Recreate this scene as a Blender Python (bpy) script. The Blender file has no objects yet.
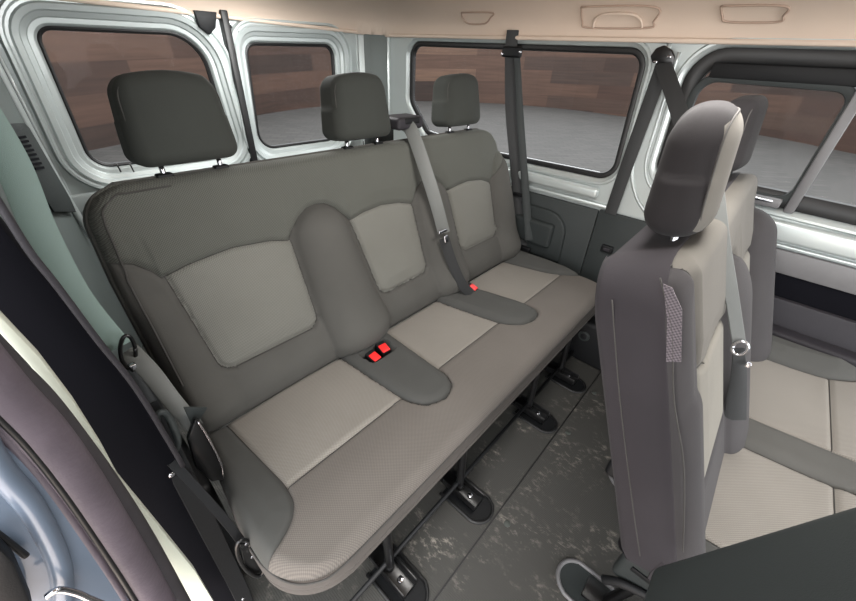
import bpy, bmesh, math, random
import numpy as np
from mathutils import Vector, Matrix
random.seed(7)
C = bpy.context.scene.collection
PI = math.pi

# ------------------------------------------------------------------ camera
FPX = 364.9; W, HH = 856, 601
CAM = np.array([0.0, 0.0, 1.28])
_a, _b, _c = [math.radians(v) for v in (40.46, 33.84, 3.22)]
_F = np.array([math.cos(_b)*math.cos(_a), math.cos(_b)*math.sin(_a), -math.sin(_b)])
_r = np.cross(_F, [0, 0, 1]); _r /= np.linalg.norm(_r); _u = np.cross(_r, _F)
_R = _r*math.cos(_c)+_u*math.sin(_c); _U = -_r*math.sin(_c)+_u*math.cos(_c)
def at(px, py, **k):
    """surveying: the point where the line of sight through a photo pixel meets a real plane x=, y= or z="""
    d = _R*(px-428)/FPX + _U*(300.5-py)/FPX + _F
    (n, v), = k.items(); i = 'xyz'.index(n)
    return Vector(CAM + d*(v-CAM[i])/d[i])
cam = bpy.data.cameras.new('camera'); co = bpy.data.objects.new('camera', cam); C.objects.link(co)
cam.sensor_width = 36; cam.lens = FPX/W*36; cam.clip_start = 0.02; cam.clip_end = 200
m3 = Matrix(((_R[0], _U[0], -_F[0]), (_R[1], _U[1], -_F[1]), (_R[2], _U[2], -_F[2])))
co.matrix_world = Matrix.Translation(Vector(CAM)) @ m3.to_4x4()
bpy.context.scene.camera = co

# ------------------------------------------------------------------ materials
def srgb(r, g, b):
    f = lambda c: c/12.92 if c <= .04045 else ((c+.055)/1.055)**2.4
    return (f(r/255), f(g/255), f(b/255), 1)
def newmat(name):
    m = bpy.data.materials.new(name); m.use_nodes = True
    nt = m.node_tree; return m, nt, nt.nodes['Principled BSDF']
def simple(name, rgb, rough=.5, metal=0, noise=.0, nscale=30, bump=0, bscale=200, spec=.5, coat=0):
    m, nt, b = newmat(name)
    b.inputs['Base Color'].default_value = srgb(*rgb); b.inputs['Roughness'].default_value = rough
    b.inputs['Metallic'].default_value = metal; b.inputs['Specular IOR Level'].default_value = spec
    b.inputs['Coat Weight'].default_value = coat
    tc = nt.nodes.new('ShaderNodeTexCoord')
    if noise:
        n = nt.nodes.new('ShaderNodeTexNoise'); n.inputs['Scale'].default_value = nscale; n.inputs['Detail'].default_value = 5
        nt.links.new(tc.outputs['Object'], n.inputs['Vector'])
        r = nt.nodes.new('ShaderNodeValToRGB'); c = srgb(*rgb)
        r.color_ramp.elements[0].position = .3; r.color_ramp.elements[1].position = .7
        r.color_ramp.elements[0].color = tuple(v*(1-noise) for v in c[:3])+(1,)
        r.color_ramp.elements[1].color = tuple(min(1, v*(1+noise)) for v in c[:3])+(1,)
        nt.links.new(n.outputs['Fac'], r.inputs['Fac']); nt.links.new(r.outputs['Color'], b.inputs['Base Color'])
    if bump:
        n = nt.nodes.new('ShaderNodeTexNoise'); n.inputs['Scale'].default_value = bscale
        nt.links.new(tc.outputs['Object'], n.inputs['Vector'])
        bp = nt.nodes.new('ShaderNodeBump'); bp.inputs['Strength'].default_value = bump; bp.inputs['Distance'].default_value = .001
        nt.links.new(n.outputs['Fac'], bp.inputs['Height']); nt.links.new(bp.outputs['Normal'], b.inputs['Normal'])
    return m
def weave(name, rgb, rgb2, pitch=.0052, axes=('X', 'Z'), strength=.5):
    m, nt, b = newmat(name)
    b.inputs['Roughness'].default_value = .95; b.inputs['Specular IOR Level'].default_value = .15
    b.inputs['Sheen Weight'].default_value = .04; b.inputs['Sheen Roughness'].default_value = .6
    tc = nt.nodes.new('ShaderNodeTexCoord'); sep = nt.nodes.new('ShaderNodeSeparateXYZ')
    nt.links.new(tc.outputs['Object'], sep.inputs[0])
    out = []
    for ax in axes:
        mu = nt.nodes.new('ShaderNodeMath'); mu.operation = 'MULTIPLY'; mu.inputs[1].default_value = 2*PI/pitch
        nt.links.new(sep.outputs[ax], mu.inputs[0])
        s = nt.nodes.new('ShaderNodeMath'); s.operation = 'SINE'; nt.links.new(mu.outputs[0], s.inputs[0]); out.append(s)
    p = nt.nodes.new('ShaderNodeMath'); p.operation = 'MULTIPLY'
    nt.links.new(out[0].outputs[0], p.inputs[0]); nt.links.new(out[1].outputs[0], p.inputs[1])
    mr = nt.nodes.new('ShaderNodeMapRange'); mr.inputs['From Min'].default_value = -.7; mr.inputs['From Max'].default_value = .7
    nt.links.new(p.outputs[0], mr.inputs['Value'])
    n = nt.nodes.new('ShaderNodeTexNoise'); n.inputs['Scale'].default_value = 6; n.inputs['Detail'].default_value = 4
    nt.links.new(tc.outputs['Object'], n.inputs['Vector'])
    mix = nt.nodes.new('ShaderNodeMix'); mix.data_type = 'RGBA'
    mix.inputs['A'].default_value = srgb(*rgb2); mix.inputs['B'].default_value = srgb(*rgb)
    nt.links.new(mr.outputs['Result'], mix.inputs['Factor'])
    mix2 = nt.nodes.new('ShaderNodeMix'); mix2.data_type = 'RGBA'; mix2.blend_type = 'MULTIPLY'
    mix2.inputs['Factor'].default_value = .18
    nt.links.new(mix.outputs['Result'], mix2.inputs['A']); nt.links.new(n.outputs['Fac'], mix2.inputs['B'])
    nt.links.new(mix2.outputs['Result'], b.inputs['Base Color'])
    bp = nt.nodes.new('ShaderNodeBump'); bp.inputs['Strength'].default_value = strength; bp.inputs['Distance'].default_value = .0006
    nt.links.new(p.outputs[0], bp.inputs['Height']); nt.links.new(bp.outputs['Normal'], b.inputs['Normal'])
    return m
def fabric(name, rgb):
    m = simple(name, rgb, .92, noise=.06, nscale=9, bump=.25, bscale=900, spec=.2)
    b = m.node_tree.nodes['Principled BSDF']; b.inputs['Sheen Weight'].default_value = .03
    return m
M = {}
M['weave_dark'] = weave('charcoal_weave', (95, 96, 90), (71, 72, 68))
M['weave_insert'] = weave('grey_weave', (121, 120, 114), (97, 97, 92))
M['weave_seat'] = weave('grey_seat_weave', (138, 133, 126), (112, 108, 102), axes=('X', 'Y'))
M['weave_front'] = weave('taupe_seat_weave', (108, 102, 97), (88, 84, 80), axes=('X', 'Y'))
M['bolster'] = fabric('smooth_bolster_cloth', (74, 73, 70))
M['bolster_dark'] = fabric('smooth_dark_cloth', (68, 68, 66))
M['head_dark'] = fabric('headrest_cloth', (52, 54, 51))
M['head_side'] = fabric('headrest_side_cloth', (84, 84, 78))
M['row2_bolster'] = fabric('middle_row_bolster_cloth', (56, 54, 55)); M['row2_upper'] = fabric('middle_row_upper_cloth', (92, 89, 84)); M['row2_insert'] = fabric('middle_row_insert_cloth', (112, 109, 102))
M['taupe_cloth'] = fabric('taupe_side_cloth', (74, 70, 67))
M['head_row2'] = fabric('middle_row_headrest_cloth', (34, 32, 33))
M['side_purple'] = fabric('seat_side_cloth', (46, 43, 46))
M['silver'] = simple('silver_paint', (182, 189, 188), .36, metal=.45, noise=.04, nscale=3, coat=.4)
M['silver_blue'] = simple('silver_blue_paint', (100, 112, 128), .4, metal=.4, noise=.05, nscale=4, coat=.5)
M['wall_grey'] = simple('grey_green_panel', (90, 97, 95), .55, noise=.05, nscale=5)
M['pale_strip'] = simple('pale_panel_edge', (196, 200, 186), .5)
M['trim'] = simple('dark_trim_plastic', (42, 46, 46), .6, spec=.3, noise=.05, nscale=8, bump=.3, bscale=700)
M['trim_mid'] = simple('mid_trim_plastic', (40, 38, 42), .6, spec=.3, noise=.05, bump=.3, bscale=700)
M['rail_grey'] = simple('rail_grey_plastic', (98, 97, 98), .45, noise=.04)
M['black'] = simple('black_plastic', (14, 15, 17), .55, spec=.25, bump=.2, bscale=500)
M['blackmetal'] = simple('black_painted_metal', (16, 16, 17), .3, metal=.2, spec=.7)
M['rubber'] = simple('black_rubber', (13, 13, 14), .5)
M['lav'] = simple('lavender_grey_rubber', (80, 72, 79), .5, noise=.12, nscale=22, bump=.5, bscale=160)
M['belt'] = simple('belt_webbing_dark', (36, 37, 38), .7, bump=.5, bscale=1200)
M['belt_lit'] = simple('belt_webbing_lit', (92, 94, 92), .55, bump=.5, bscale=1200)  # lit copy of the dark webbing, its brightness put in the colour
M['belt_tinted'] = simple('belt_webbing_light_tinted', (112, 132, 127), .55, bump=.5, bscale=1200)  # grey webbing; the greenish light on it is mixed into this colour
M['chrome'] = simple('chrome', (200, 200, 205), .18, metal=1)
M['soft_black'] = simple('soft_black_cloth', (11, 11, 16), .95, spec=.1)
M['lav_dark'] = simple('dark_grey_rubber', (48, 45, 48), .6, noise=.15, nscale=25)
M['red'] = simple('red_plastic', (232, 40, 40), .35)
M['liner'] = simple('headliner_fabric', (206, 188, 172), .9, noise=.03, nscale=5, bump=.2, bscale=500)  # light grey liner; warm bounced light is mixed into this colour
M['liner_shade'] = simple('headliner_recess_shade', (172, 150, 134), .9)  # darker copy of the liner, shade of the recess edges as colour
M['seam'] = simple('seam_thread', (58, 56, 54), .9)
M['bump_pin'] = simple('mat_plug', (62, 66, 62), .5)

def mat_floor():
    m, nt, b = newmat('rubber_floor_mat'); L = nt.links
    b.inputs['Roughness'].default_value = .55
    tc = nt.nodes.new('ShaderNodeTexCoord')
    n1 = nt.nodes.new('ShaderNodeTexNoise'); n1.inputs['Scale'].default_value = 5; n1.inputs['Detail'].default_value = 6
    n2 = nt.nodes.new('ShaderNodeTexNoise'); n2.inputs['Scale'].default_value = 46; n2.inputs['Detail'].default_value = 9; n2.inputs['Roughness'].default_value = .75
    mp = nt.nodes.new('ShaderNodeMapping'); mp.inputs['Scale'].default_value = (1, .55, 1); mp.inputs['Rotation'].default_value = (0, 0, .5)
    L.new(tc.outputs['Object'], n1.inputs['Vector']); L.new(tc.outputs['Object'], mp.inputs[0]); L.new(mp.outputs[0], n2.inputs['Vector'])
    a = nt.nodes.new('ShaderNodeMapRange'); a.inputs['From Min'].default_value = .46; a.inputs['From Max'].default_value = .68
    c = nt.nodes.new('ShaderNodeMapRange'); c.inputs['From Min'].default_value = .52; c.inputs['From Max'].default_value = .74
    L.new(n1.outputs['Fac'], a.inputs['Value']); L.new(n2.outputs['Fac'], c.inputs['Value'])
    mu = nt.nodes.new('ShaderNodeMath'); mu.operation = 'MULTIPLY'; L.new(a.outputs[0], mu.inputs[0]); L.new(c.outputs[0], mu.inputs[1])
    mix = nt.nodes.new('ShaderNodeMix'); mix.data_type = 'RGBA'
    mix.inputs['A'].default_value = srgb(55, 54, 51); mix.inputs['B'].default_value = srgb(180, 172, 160)
    L.new(mu.outputs[0], mix.inputs['Factor']); L.new(mix.outputs['Result'], b.inputs['Base Color'])
    sep = nt.nodes.new('ShaderNodeSeparateXYZ'); L.new(tc.outputs['Object'], sep.inputs[0])
    w = nt.nodes.new('ShaderNodeMath'); w.operation = 'MULTIPLY'; w.inputs[1].default_value = 2*PI/.006; L.new(sep.outputs['X'], w.inputs[0])
    s = nt.nodes.new('ShaderNodeMath'); s.operation = 'SINE'; L.new(w.outputs[0], s.inputs[0])
    bp = nt.nodes.new('ShaderNodeBump'); bp.inputs['Strength'].default_value = .3; bp.inputs['Distance'].default_value = .0008
    L.new(s.outputs[0], bp.inputs['Height']); L.new(bp.outputs['Normal'], b.inputs['Normal'])
    return m
M['floor'] = mat_floor()
def mat_planks(name):
    m, nt, b = newmat(name); L = nt.links
    b.inputs['Roughness'].default_value = .7
    tc = nt.nodes.new('ShaderNodeTexCoord'); 
    br = nt.nodes.new('ShaderNodeTexBrick'); br.offset = .37
    br.inputs['Color1'].default_value = (0, 0, 0, 1); br.inputs['Color2'].default_value = (1, 1, 1, 1); br.inputs['Mortar'].default_value = (.3, .3, .3, 1)
    br.inputs['Scale'].default_value = 1; br.inputs['Mortar Size'].default_value = .008
    br.inputs['Brick Width'].default_value = 3.6; br.inputs['Row Height'].default_value = .52
    mp0 = nt.nodes.new('ShaderNodeMapping'); mp0.inputs['Rotation'].default_value = (0, 0, -.03); L.new(tc.outputs['UV'], mp0.inputs[0])
    L.new(mp0.outputs[0], br.inputs['Vector'])
    r = nt.nodes.new('ShaderNodeValToRGB'); L.new(br.outputs['Color'], r.inputs['Fac'])
    e = r.color_ramp.elements; e[0].color = srgb(46, 33, 27); e[1].color = srgb(108, 82, 66)
    for p, c in ((.35, (66, 46, 37)), (.6, (84, 61, 49)), (.8, (60, 45, 38))):
        q = e.new(p); q.color = srgb(*c)
    mp = nt.nodes.new('ShaderNodeMapping'); mp.inputs['Scale'].default_value = (.5, 9, 1); L.new(mp0.outputs[0], mp.inputs[0])
    n = nt.nodes.new('ShaderNodeTexNoise'); n.inputs['Scale'].default_value = 1.3; n.inputs['Detail'].default_value = 8; L.new(mp.outputs[0], n.inputs['Vector'])
    mr = nt.nodes.new('ShaderNodeMapRange'); mr.inputs['From Min'].default_value = .3; mr.inputs['From Max'].default_value = .7
    mr.inputs['To Min'].default_value = .72; mr.inputs['To Max'].default_value = 1.12; L.new(n.outputs['Fac'], mr.inputs['Value'])
    mx = nt.nodes.new('ShaderNodeMix'); mx.data_type = 'RGBA'; mx.blend_type = 'MULTIPLY'; mx.inputs['Factor'].default_value = 1
    L.new(r.outputs['Color'], mx.inputs['A']); L.new(mr.outputs[0], mx.inputs['B']); L.new(mx.outputs['Result'], b.inputs['Base Color'])
    return m
M['planks'] = mat_planks('brown_plank_cladding')
def mat_paving():
    m, nt, b = newmat('grey_block_paving'); L = nt.links; b.inputs['Roughness'].default_value = .8
    tc = nt.nodes.new('ShaderNodeTexCoord')
    mp = nt.nodes.new('ShaderNodeMapping'); mp.inputs['Rotation'].default_value = (0, 0, .75); L.new(tc.outputs['Object'], mp.inputs[0])
    br = nt.nodes.new('ShaderNodeTexBrick'); L.new(mp.outputs[0], br.inputs['Vector'])
    br.inputs['Color1'].default_value = srgb(60, 59, 57); br.inputs['Color2'].default_value = srgb(70, 68, 66); br.inputs['Mortar'].default_value = srgb(44, 43, 42)
    br.inputs['Scale'].default_value = 1; br.inputs['Brick Width'].default_value = .4; br.inputs['Row Height'].default_value = .2; br.inputs['Mortar Size'].default_value = .008
    L.new(br.outputs['Color'], b.inputs['Base Color'])
    return m
M['paving'] = mat_paving()
def mat_glass(name, tint):
    m = bpy.data.materials.new(name); m.use_nodes = True; nt = m.node_tree; nt.nodes.clear()
    o = nt.nodes.new('ShaderNodeOutputMaterial'); t = nt.nodes.new('ShaderNodeBsdfTransparent'); t.inputs[0].default_value = tint
    g = nt.nodes.new('ShaderNodeBsdfGlossy'); g.inputs['Roughness'].default_value = .03
    f = nt.nodes.new('ShaderNodeFresnel'); f.inputs['IOR'].default_value = 1.07
    mx = nt.nodes.new('ShaderNodeMixShader'); nt.links.new(f.outputs[0], mx.inputs[0]); nt.links.new(t.outputs[0], mx.inputs[1])
    nt.links.new(g.outputs[0], mx.inputs[2]); nt.links.new(mx.outputs[0], o.inputs[0]); return m
M['glass'] = mat_glass('clear_glass', (.86, .86, .86, 1))

# ------------------------------------------------------------------ object helpers
def link(name, me, mat, parent=None, smooth=True):
    if mat is not None and not me.materials: me.materials.append(mat)
    if smooth:
        for p in me.polygons: p.use_smooth = True
    o = bpy.data.objects.new(name, me); C.objects.link(o)
    if parent is not None:
        o.parent = parent; o.matrix_parent_inverse = Matrix.Translation(-parent.location)
    return o
def from_data(name, vs, fs, mat, parent=None, smooth=True, flip=False, sharp=None, recalc=False):
    me = bpy.data.meshes.new(name); me.from_pydata([tuple(v) for v in vs], [], [tuple(f) for f in fs]); me.update()
    if recalc:
        bm = bmesh.new(); bm.from_mesh(me); bmesh.ops.remove_doubles(bm, verts=bm.verts, dist=1e-6)
        bmesh.ops.recalc_face_normals(bm, faces=bm.faces); bm.to_mesh(me); bm.free()
    o = link(name, me, mat, parent, smooth)
    if sharp: me.set_sharp_from_angle(angle=math.radians(sharp))
    return o
def thing(name, label, cat, loc=(0, 0, 0), group=None):
    o = bpy.data.objects.new(name, None); C.objects.link(o); o.location = loc; o.empty_display_size = .1
    tag(o, label, cat, group); return o
def tag(o, label=None, cat=None, group=None, kind=None):
    if label: o['label'] = label
    if cat: o['category'] = cat
    if group: o['group'] = group
    if kind: o['kind'] = kind
    return o
def S(o, label=None):
    o['kind'] = 'structure'
    if label: o['label'] = label
    return o

F_RANGE = {}
def rbox(name, c, half, r, mat, parent=None, rot=None, n=7, deform=None):
    """rounded block: subdivided cube projected on a rounded box"""
    half = Vector(half); r = min(r, min(half)*.999)
    ts = [-1.0]
    k = 5
    vs = []; fs = []
    def axis(h):
        inner = h-r
        a = [-inner-r*math.tan(PI/4*(1-i/k)) if True else 0 for i in range(k)]
        mid = [-inner+2*inner*i/n for i in range(n+1)]
        b = [inner+r*math.tan(PI/4*(i+1)/k) for i in range(k)]
        return a+mid+b
    ax = [axis(half[i]) for i in range(3)]
    for d in range(3):
        e, f = (d+1) % 3, (d+2) % 3
        for s in (-1, 1):
            base = len(vs); ne, nf = len(ax[e]), len(ax[f]); f0 = len(fs)
            for i in range(ne):
                for j in range(nf):
                    p = Vector((0, 0, 0)); p[d] = s*half[d]; p[e] = ax[e][i]; p[f] = ax[f][j]
                    q = Vector([max(-(half[t]-r), min(half[t]-r, p[t])) for t in range(3)])
                    dd = p-q
                    p = q+dd.normalized()*r
                    if deform: p = deform(p)
                    vs.append(p)
            for i in range(ne-1):
                for j in range(nf-1):
                    a = base+i*nf+j; fs.append((a, a+nf, a+nf+1, a+1) if s > 0 else (a, a+1, a+nf+1, a+nf))
            if d == 1 and s < 0: front = (f0, len(fs))
    F_RANGE['front'] = front
    mt = Matrix.Translation(Vector(c)) @ (rot.to_4x4() if rot else Matrix.Identity(4))
    vs = [mt @ v for v in vs]
    return from_data(name, vs, fs, mat, parent, recalc=True)
def smooth_path(pts, n=8):
    P = [Vector(p) for p in pts]; out = []
    for i in range(len(P)-1):
        p0 = P[max(i-1, 0)]; p1 = P[i]; p2 = P[i+1]; p3 = P[min(i+2, len(P)-1)]
        for k in range(n):
            t = k/n
            out.append(.5*((2*p1)+(p2-p0)*t+(2*p0-5*p1+4*p2-p3)*t*t+(3*p1-p0-3*p2+p3)*t**3))
    out.append(P[-1]); return out
def tube(name, pts, r, mat, parent=None, n=8, sm=6, seg=10, cyc=False, flat=1.0):
    P = smooth_path(pts, sm) if sm else [Vector(p) for p in pts]
    rr = r if callable(r) else (lambda t: r)
    vs = []; fs = []; prev = None
    for i, p in enumerate(P):
        t = (P[min(i+1, len(P)-1)]-P[max(i-1, 0)]).normalized()
        u = prev-t*prev.dot(t) if prev is not None else t.orthogonal()
        u.normalize(); prev = u; v = t.cross(u); R = rr(i/(len(P)-1))
        for k in range(seg):
            a = 2*PI*k/seg; vs.append(p+u*(R*math.cos(a))+v*(R*flat*math.sin(a)))
    for i in range(len(P)-1):
        for k in range(seg):
            a = i*seg+k; b = i*seg+(k+1) % seg; fs.append((a, b, b+seg, a+seg))
    fs.append(tuple(range(seg))[::-1]); fs.append(tuple(range((len(P)-1)*seg, len(P)*seg)))
    return from_data(name, vs, fs, mat, parent, recalc=True)
def ribbon(name, pts, width, mat, parent=None, th=.0016, sm=8, face=None, twist=None):
    """webbing: flat band with thickness along a path; face = direction its flat side looks to"""
    P = smooth_path(pts, sm); vs = []; fs = []
    for i, p in enumerate(P):
        t = (P[min(i+1, len(P)-1)]-P[max(i-1, 0)]).normalized()
        f = Vector(face) if face else (Vector(CAM)*1.0-p)
        if twist: f = Matrix.Rotation(twist(i/(len(P)-1)), 3, t) @ f
        w = t.cross(f).normalized(); nn = w.cross(t).normalized()
        ww = width(i/(len(P)-1)) if callable(width) else width
        for (a, b) in ((-1, -1), (-.9, 1), (0, 1.15), (.9, 1), (1, -1)):
            vs.append(p+w*(a*ww/2)+nn*(b*th/2))
    for i in range(len(P)-1):
        for k in range(5):
            a = i*5+k; b = i*5+(k+1) % 5; fs.append((a, b, b+5, a+5))
    fs.append((0, 1, 2, 3, 4)); e = (len(P)-1)*5; fs.append((e+4, e+3, e+2, e+1, e))
    return from_data(name, vs, fs, mat, parent, recalc=True, sharp=50)
def prism(name, poly, vec, mat, parent=None, bevel=0, smooth=False, seg=2):
    """outline given as 3D points, thickened along vec"""
    bm = bmesh.new(); v0 = [bm.verts.new(Vector(p)) for p in poly]; f = bm.faces.new(v0)
    r = bmesh.ops.extrude_face_region(bm, geom=[f]); vv = [g for g in r['geom'] if isinstance(g, bmesh.types.BMVert)]
    bmesh.ops.translate(bm, verts=vv, vec=Vector(vec)); bmesh.ops.recalc_face_normals(bm, faces=bm.faces)
    if bevel: bmesh.ops.bevel(bm, geom=list(bm.edges), offset=bevel, segments=seg, affect='EDGES', profile=.5, clamp_overlap=True)
    me = bpy.data.meshes.new(name); bm.to_mesh(me); bm.free()
    o = link(name, me, mat, parent, True); me.set_sharp_from_angle(angle=math.radians(40)); return o
def box(name, lo, hi, mat, parent=None, bevel=.003, seg=2):
    x0, y0, z0 = lo; x1, y1, z1 = hi
    return prism(name, [(x0, y0, z0), (x1, y0, z0), (x1, y1, z0), (x0, y1, z0)], (0, 0, z1-z0), mat, parent, bevel, seg=seg)
def cyl(name, c, r, h, axis, mat, parent=None, seg=20, bevel=.001):
    a = Vector(axis).normalized(); u = a.orthogonal().normalized(); v = a.cross(u)
    return prism(name, [Vector(c)+u*(r*math.cos(2*PI*k/seg))+v*(r*math.sin(2*PI*k/seg)) for k in range(seg)], a*h, mat, parent, bevel)

# ------------------------------------------------------------------ upholstery: one continuous padded surface cut along its seams
def convex(poly, r=.02, bow=None):
    P = [np.array(p, float) for p in poly]; area = sum(P[i][0]*P[(i+1) % len(P)][1]-P[(i+1) % len(P)][0]*P[i][1] for i in range(len(P)))
    if area < 0: P = P[::-1]
    def f(X, Y):
        q = 0; mx = -1e9
        for i in range(len(P)):
            a, b = P[i], P[(i+1) % len(P)]; e = (b-a)/np.linalg.norm(b-a)
            d = (X-a[0])*e[1]-(Y-a[1])*e[0]+r
            q = q+np.maximum(d, 0)**2; mx = np.maximum(mx, d)
        return np.sqrt(q)+np.minimum(mx, 0)-r
    return f
def above(xs, zs):
    def f(X, Z):
        c = np.interp(X, xs, zs); s = (np.interp(X+.004, xs, zs)-np.interp(X-.004, xs, zs))/.008
        return (c-Z)/np.sqrt(1+s*s)
    return f
def upholstery(parent, xl, xr, y0, y1, to3, regions, base, hfun, rim, nu=300, nv=120, back=.1, backname='back_shell', backmat=None,
               corner=.05, skirt=None):
    """xl(y), xr(y): outline; regions: (name, sdf, material, label); hfun(X,Y,list of sdf values)"""
    e = lambda n: (1-np.cos(np.linspace(0, PI, n)))/2
    us = .6*np.linspace(0, 1, nu)+.4*e(nu); vsr = .6*np.linspace(0, 1, nv)+.4*e(nv)
    Y = y0+(y1-y0)*vsr
    G = np.zeros((nv, nu, 2))
    for j, y in enumerate(Y):
        G[j, :, 0] = xl(y)+(xr(y)-xl(y))*us; G[j, :, 1] = y
    cx = (G[:-1, :-1]+G[1:, :-1]+G[:-1, 1:]+G[1:, 1:])/4
    cls = np.full(cx.shape[:2], len(regions))
    for k in range(len(regions)-1, -1, -1):
        cls[regions[k][1](cx[..., 0], cx[..., 1]) < 0] = k
    step = (xr(Y[nv//2])-xl(Y[nv//2]))/nu
    # snap seam vertices on the seam curve
    mn = np.full((nv, nu), 99); mxx = np.full((nv, nu), -1)
    for dj in (0, 1):
        for di in (0, 1):
            mn[dj:nv-1+dj, di:nu-1+di] = np.minimum(mn[dj:nv-1+dj, di:nu-1+di], cls)
            mxx[dj:nv-1+dj, di:nu-1+di] = np.maximum(mxx[dj:nv-1+dj, di:nu-1+di], cls)
    seam = (mn < mxx); seam[0, :] = seam[-1, :] = False; seam[:, 0] = seam[:, -1] = False
    for k in range(len(regions)):
        s = seam & (mn == k); X = G[..., 0][s]; Z = G[..., 1][s]; X0, Z0 = X.copy(), Z.copy(); f = regions[k][1]; ee = 1e-4
        if not len(X): continue
        for it in range(3):
            d = f(X, Z); gx = (f(X+ee, Z)-f(X-ee, Z))/(2*ee); gz = (f(X, Z+ee)-f(X, Z-ee))/(2*ee); g2 = gx*gx+gz*gz+1e-9
            X = X-d*gx/g2; Z = Z-d*gz/g2
        dd = np.hypot(X-X0, Z-Z0); ok = dd < step*1.3
        X[~ok] = X0[~ok]; Z[~ok] = Z0[~ok]
        G[..., 0][s] = X; G[..., 1][s] = Z
    X, Z = G[..., 0], G[..., 1]
    XL = np.array([xl(y) for y in Y])[:, None]; XR = np.array([xr(y) for y in Y])[:, None]
    H = hfun(X, Z, [r[1](X, Z) for r in regions])
    rr = rim
    dx = np.maximum(0, rr-np.minimum(X-XL, XR-X)); dz = np.maximum(0, rr-np.minimum(Z-y0, y1-Z))
    q = np.minimum(np.sqrt(dx*dx+dz*dz), rr)
    H = H*np.clip(1-(q/rr)**3, 0, 1)-(rr-np.sqrt(rr*rr-q*q))
    pts = [[to3(X[j, i], Z[j, i], H[j, i]) for i in range(nu)] for j in range(nv)]
    names = [(r[0], r[2], r[3]) for r in regions]+[base]
    for k, (nm, mt, lb) in enumerate(names):
        idx = {}; vs = []; fs = []
        for j, i in zip(*np.where(cls == k)):
            f = []
            for (a, b) in ((j, i), (j, i+1), (j+1, i+1), (j+1, i)):
                if (a, b) not in idx: idx[(a, b)] = len(vs); vs.append(pts[a][b])
                f.append(idx[(a, b)])
            fs.append(f)
        if fs:
            o = from_data(nm, vs, fs, mt, parent)
            if lb: o['label'] = lb
    # stitched seam lines
    vs = []; fs = []
    def P3(j, i, o=.0): return Vector(to3(X[j, i], Z[j, i], H[j, i]+o))
    ed = []
    for j in range(1, nv-1):
        for i in range(0, nu-1):
            if cls[j-1, i] != cls[j, i]: ed.append(((j, i), (j, i+1)))
    for j in range(0, nv-1):
        for i in range(1, nu-1):
            if cls[j, i-1] != cls[j, i]: ed.append(((j, i), (j+1, i)))
    for a, b in ed:
        p, q = P3(*a), P3(*b); t = q-p
        if t.length < 1e-6: continue
        up = (P3(a[0], a[1], .01)-p).normalized(); t.normalize(); wv = t.cross(up)*.0017; p = p-t*.0012; q = q+t*.0012; k = len(vs)
        for c in (p, q): vs += [c+wv-up*.001, c+wv*.5+up*.0016, c-wv*.5+up*.0016, c-wv-up*.001]
        fs += [(k+m, k+m+1, k+m+5, k+m+4) for m in range(3)]+[(k+3, k, k+4, k+7)]
    if fs: from_data('seam', vs, fs, M['seam'], parent, smooth=False)
    # sides and back
    loop = [(0, i) for i in range(nu)]+[(j, nu-1) for j in range(1, nv)]+[(nv-1, i) for i in range(nu-2, -1, -1)]+[(j, 0) for j in range(nv-2, 0, -1)]
    mx_, mz_ = (xl(Y[nv//2])+xr(Y[nv//2]))/2, (y0+y1)/2
    prof = skirt or [(0, 0), (.004, .012), (.006, .5), (.003, .85), (-.012, .97), (-.03, 1.0)]
    vs = []; fs = []; n = len(loop)
    for (off, dep) in prof:
        for (j, i) in loop:
            x, z = X[j, i], Z[j, i]
            sx = -1 if i == 0 else (1 if i == nu-1 else 0); sz = -1 if j == 0 else (1 if j == nv-1 else 0)
            vs.append(to3(x+sx*off, z+sz*off, H[j, i]*(1-dep)-back*dep))
    for k in range(len(prof)-1):
        for a in range(n):
            b = (a+1) % n; fs.append((k*n+a, k*n+b, (k+1)*n+b, (k+1)*n+a))
    fs.append(tuple(range((len(prof)-1)*n, len(prof)*n)))
    from_data(backname, vs, fs, backmat, parent, recalc=True, sharp=60)
    return X, Z, H
def smin0(d, w): return np.exp(-(d/w)**2)
def capsule(X, Z, a, b, r0, r1):
    a = np.array(a); b = np.array(b); ab = b-a; t = np.clip(((X-a[0])*ab[0]+(Z-a[1])*ab[1])/ab.dot(ab), 0, 1)
    return np.hypot(X-a[0]-t*ab[0], Z-a[1]-t*ab[1])/(r0+(r1-r0)*t)
def dome(d, p=.75): return np.clip(1-d*d, 0, 1)**p

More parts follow.
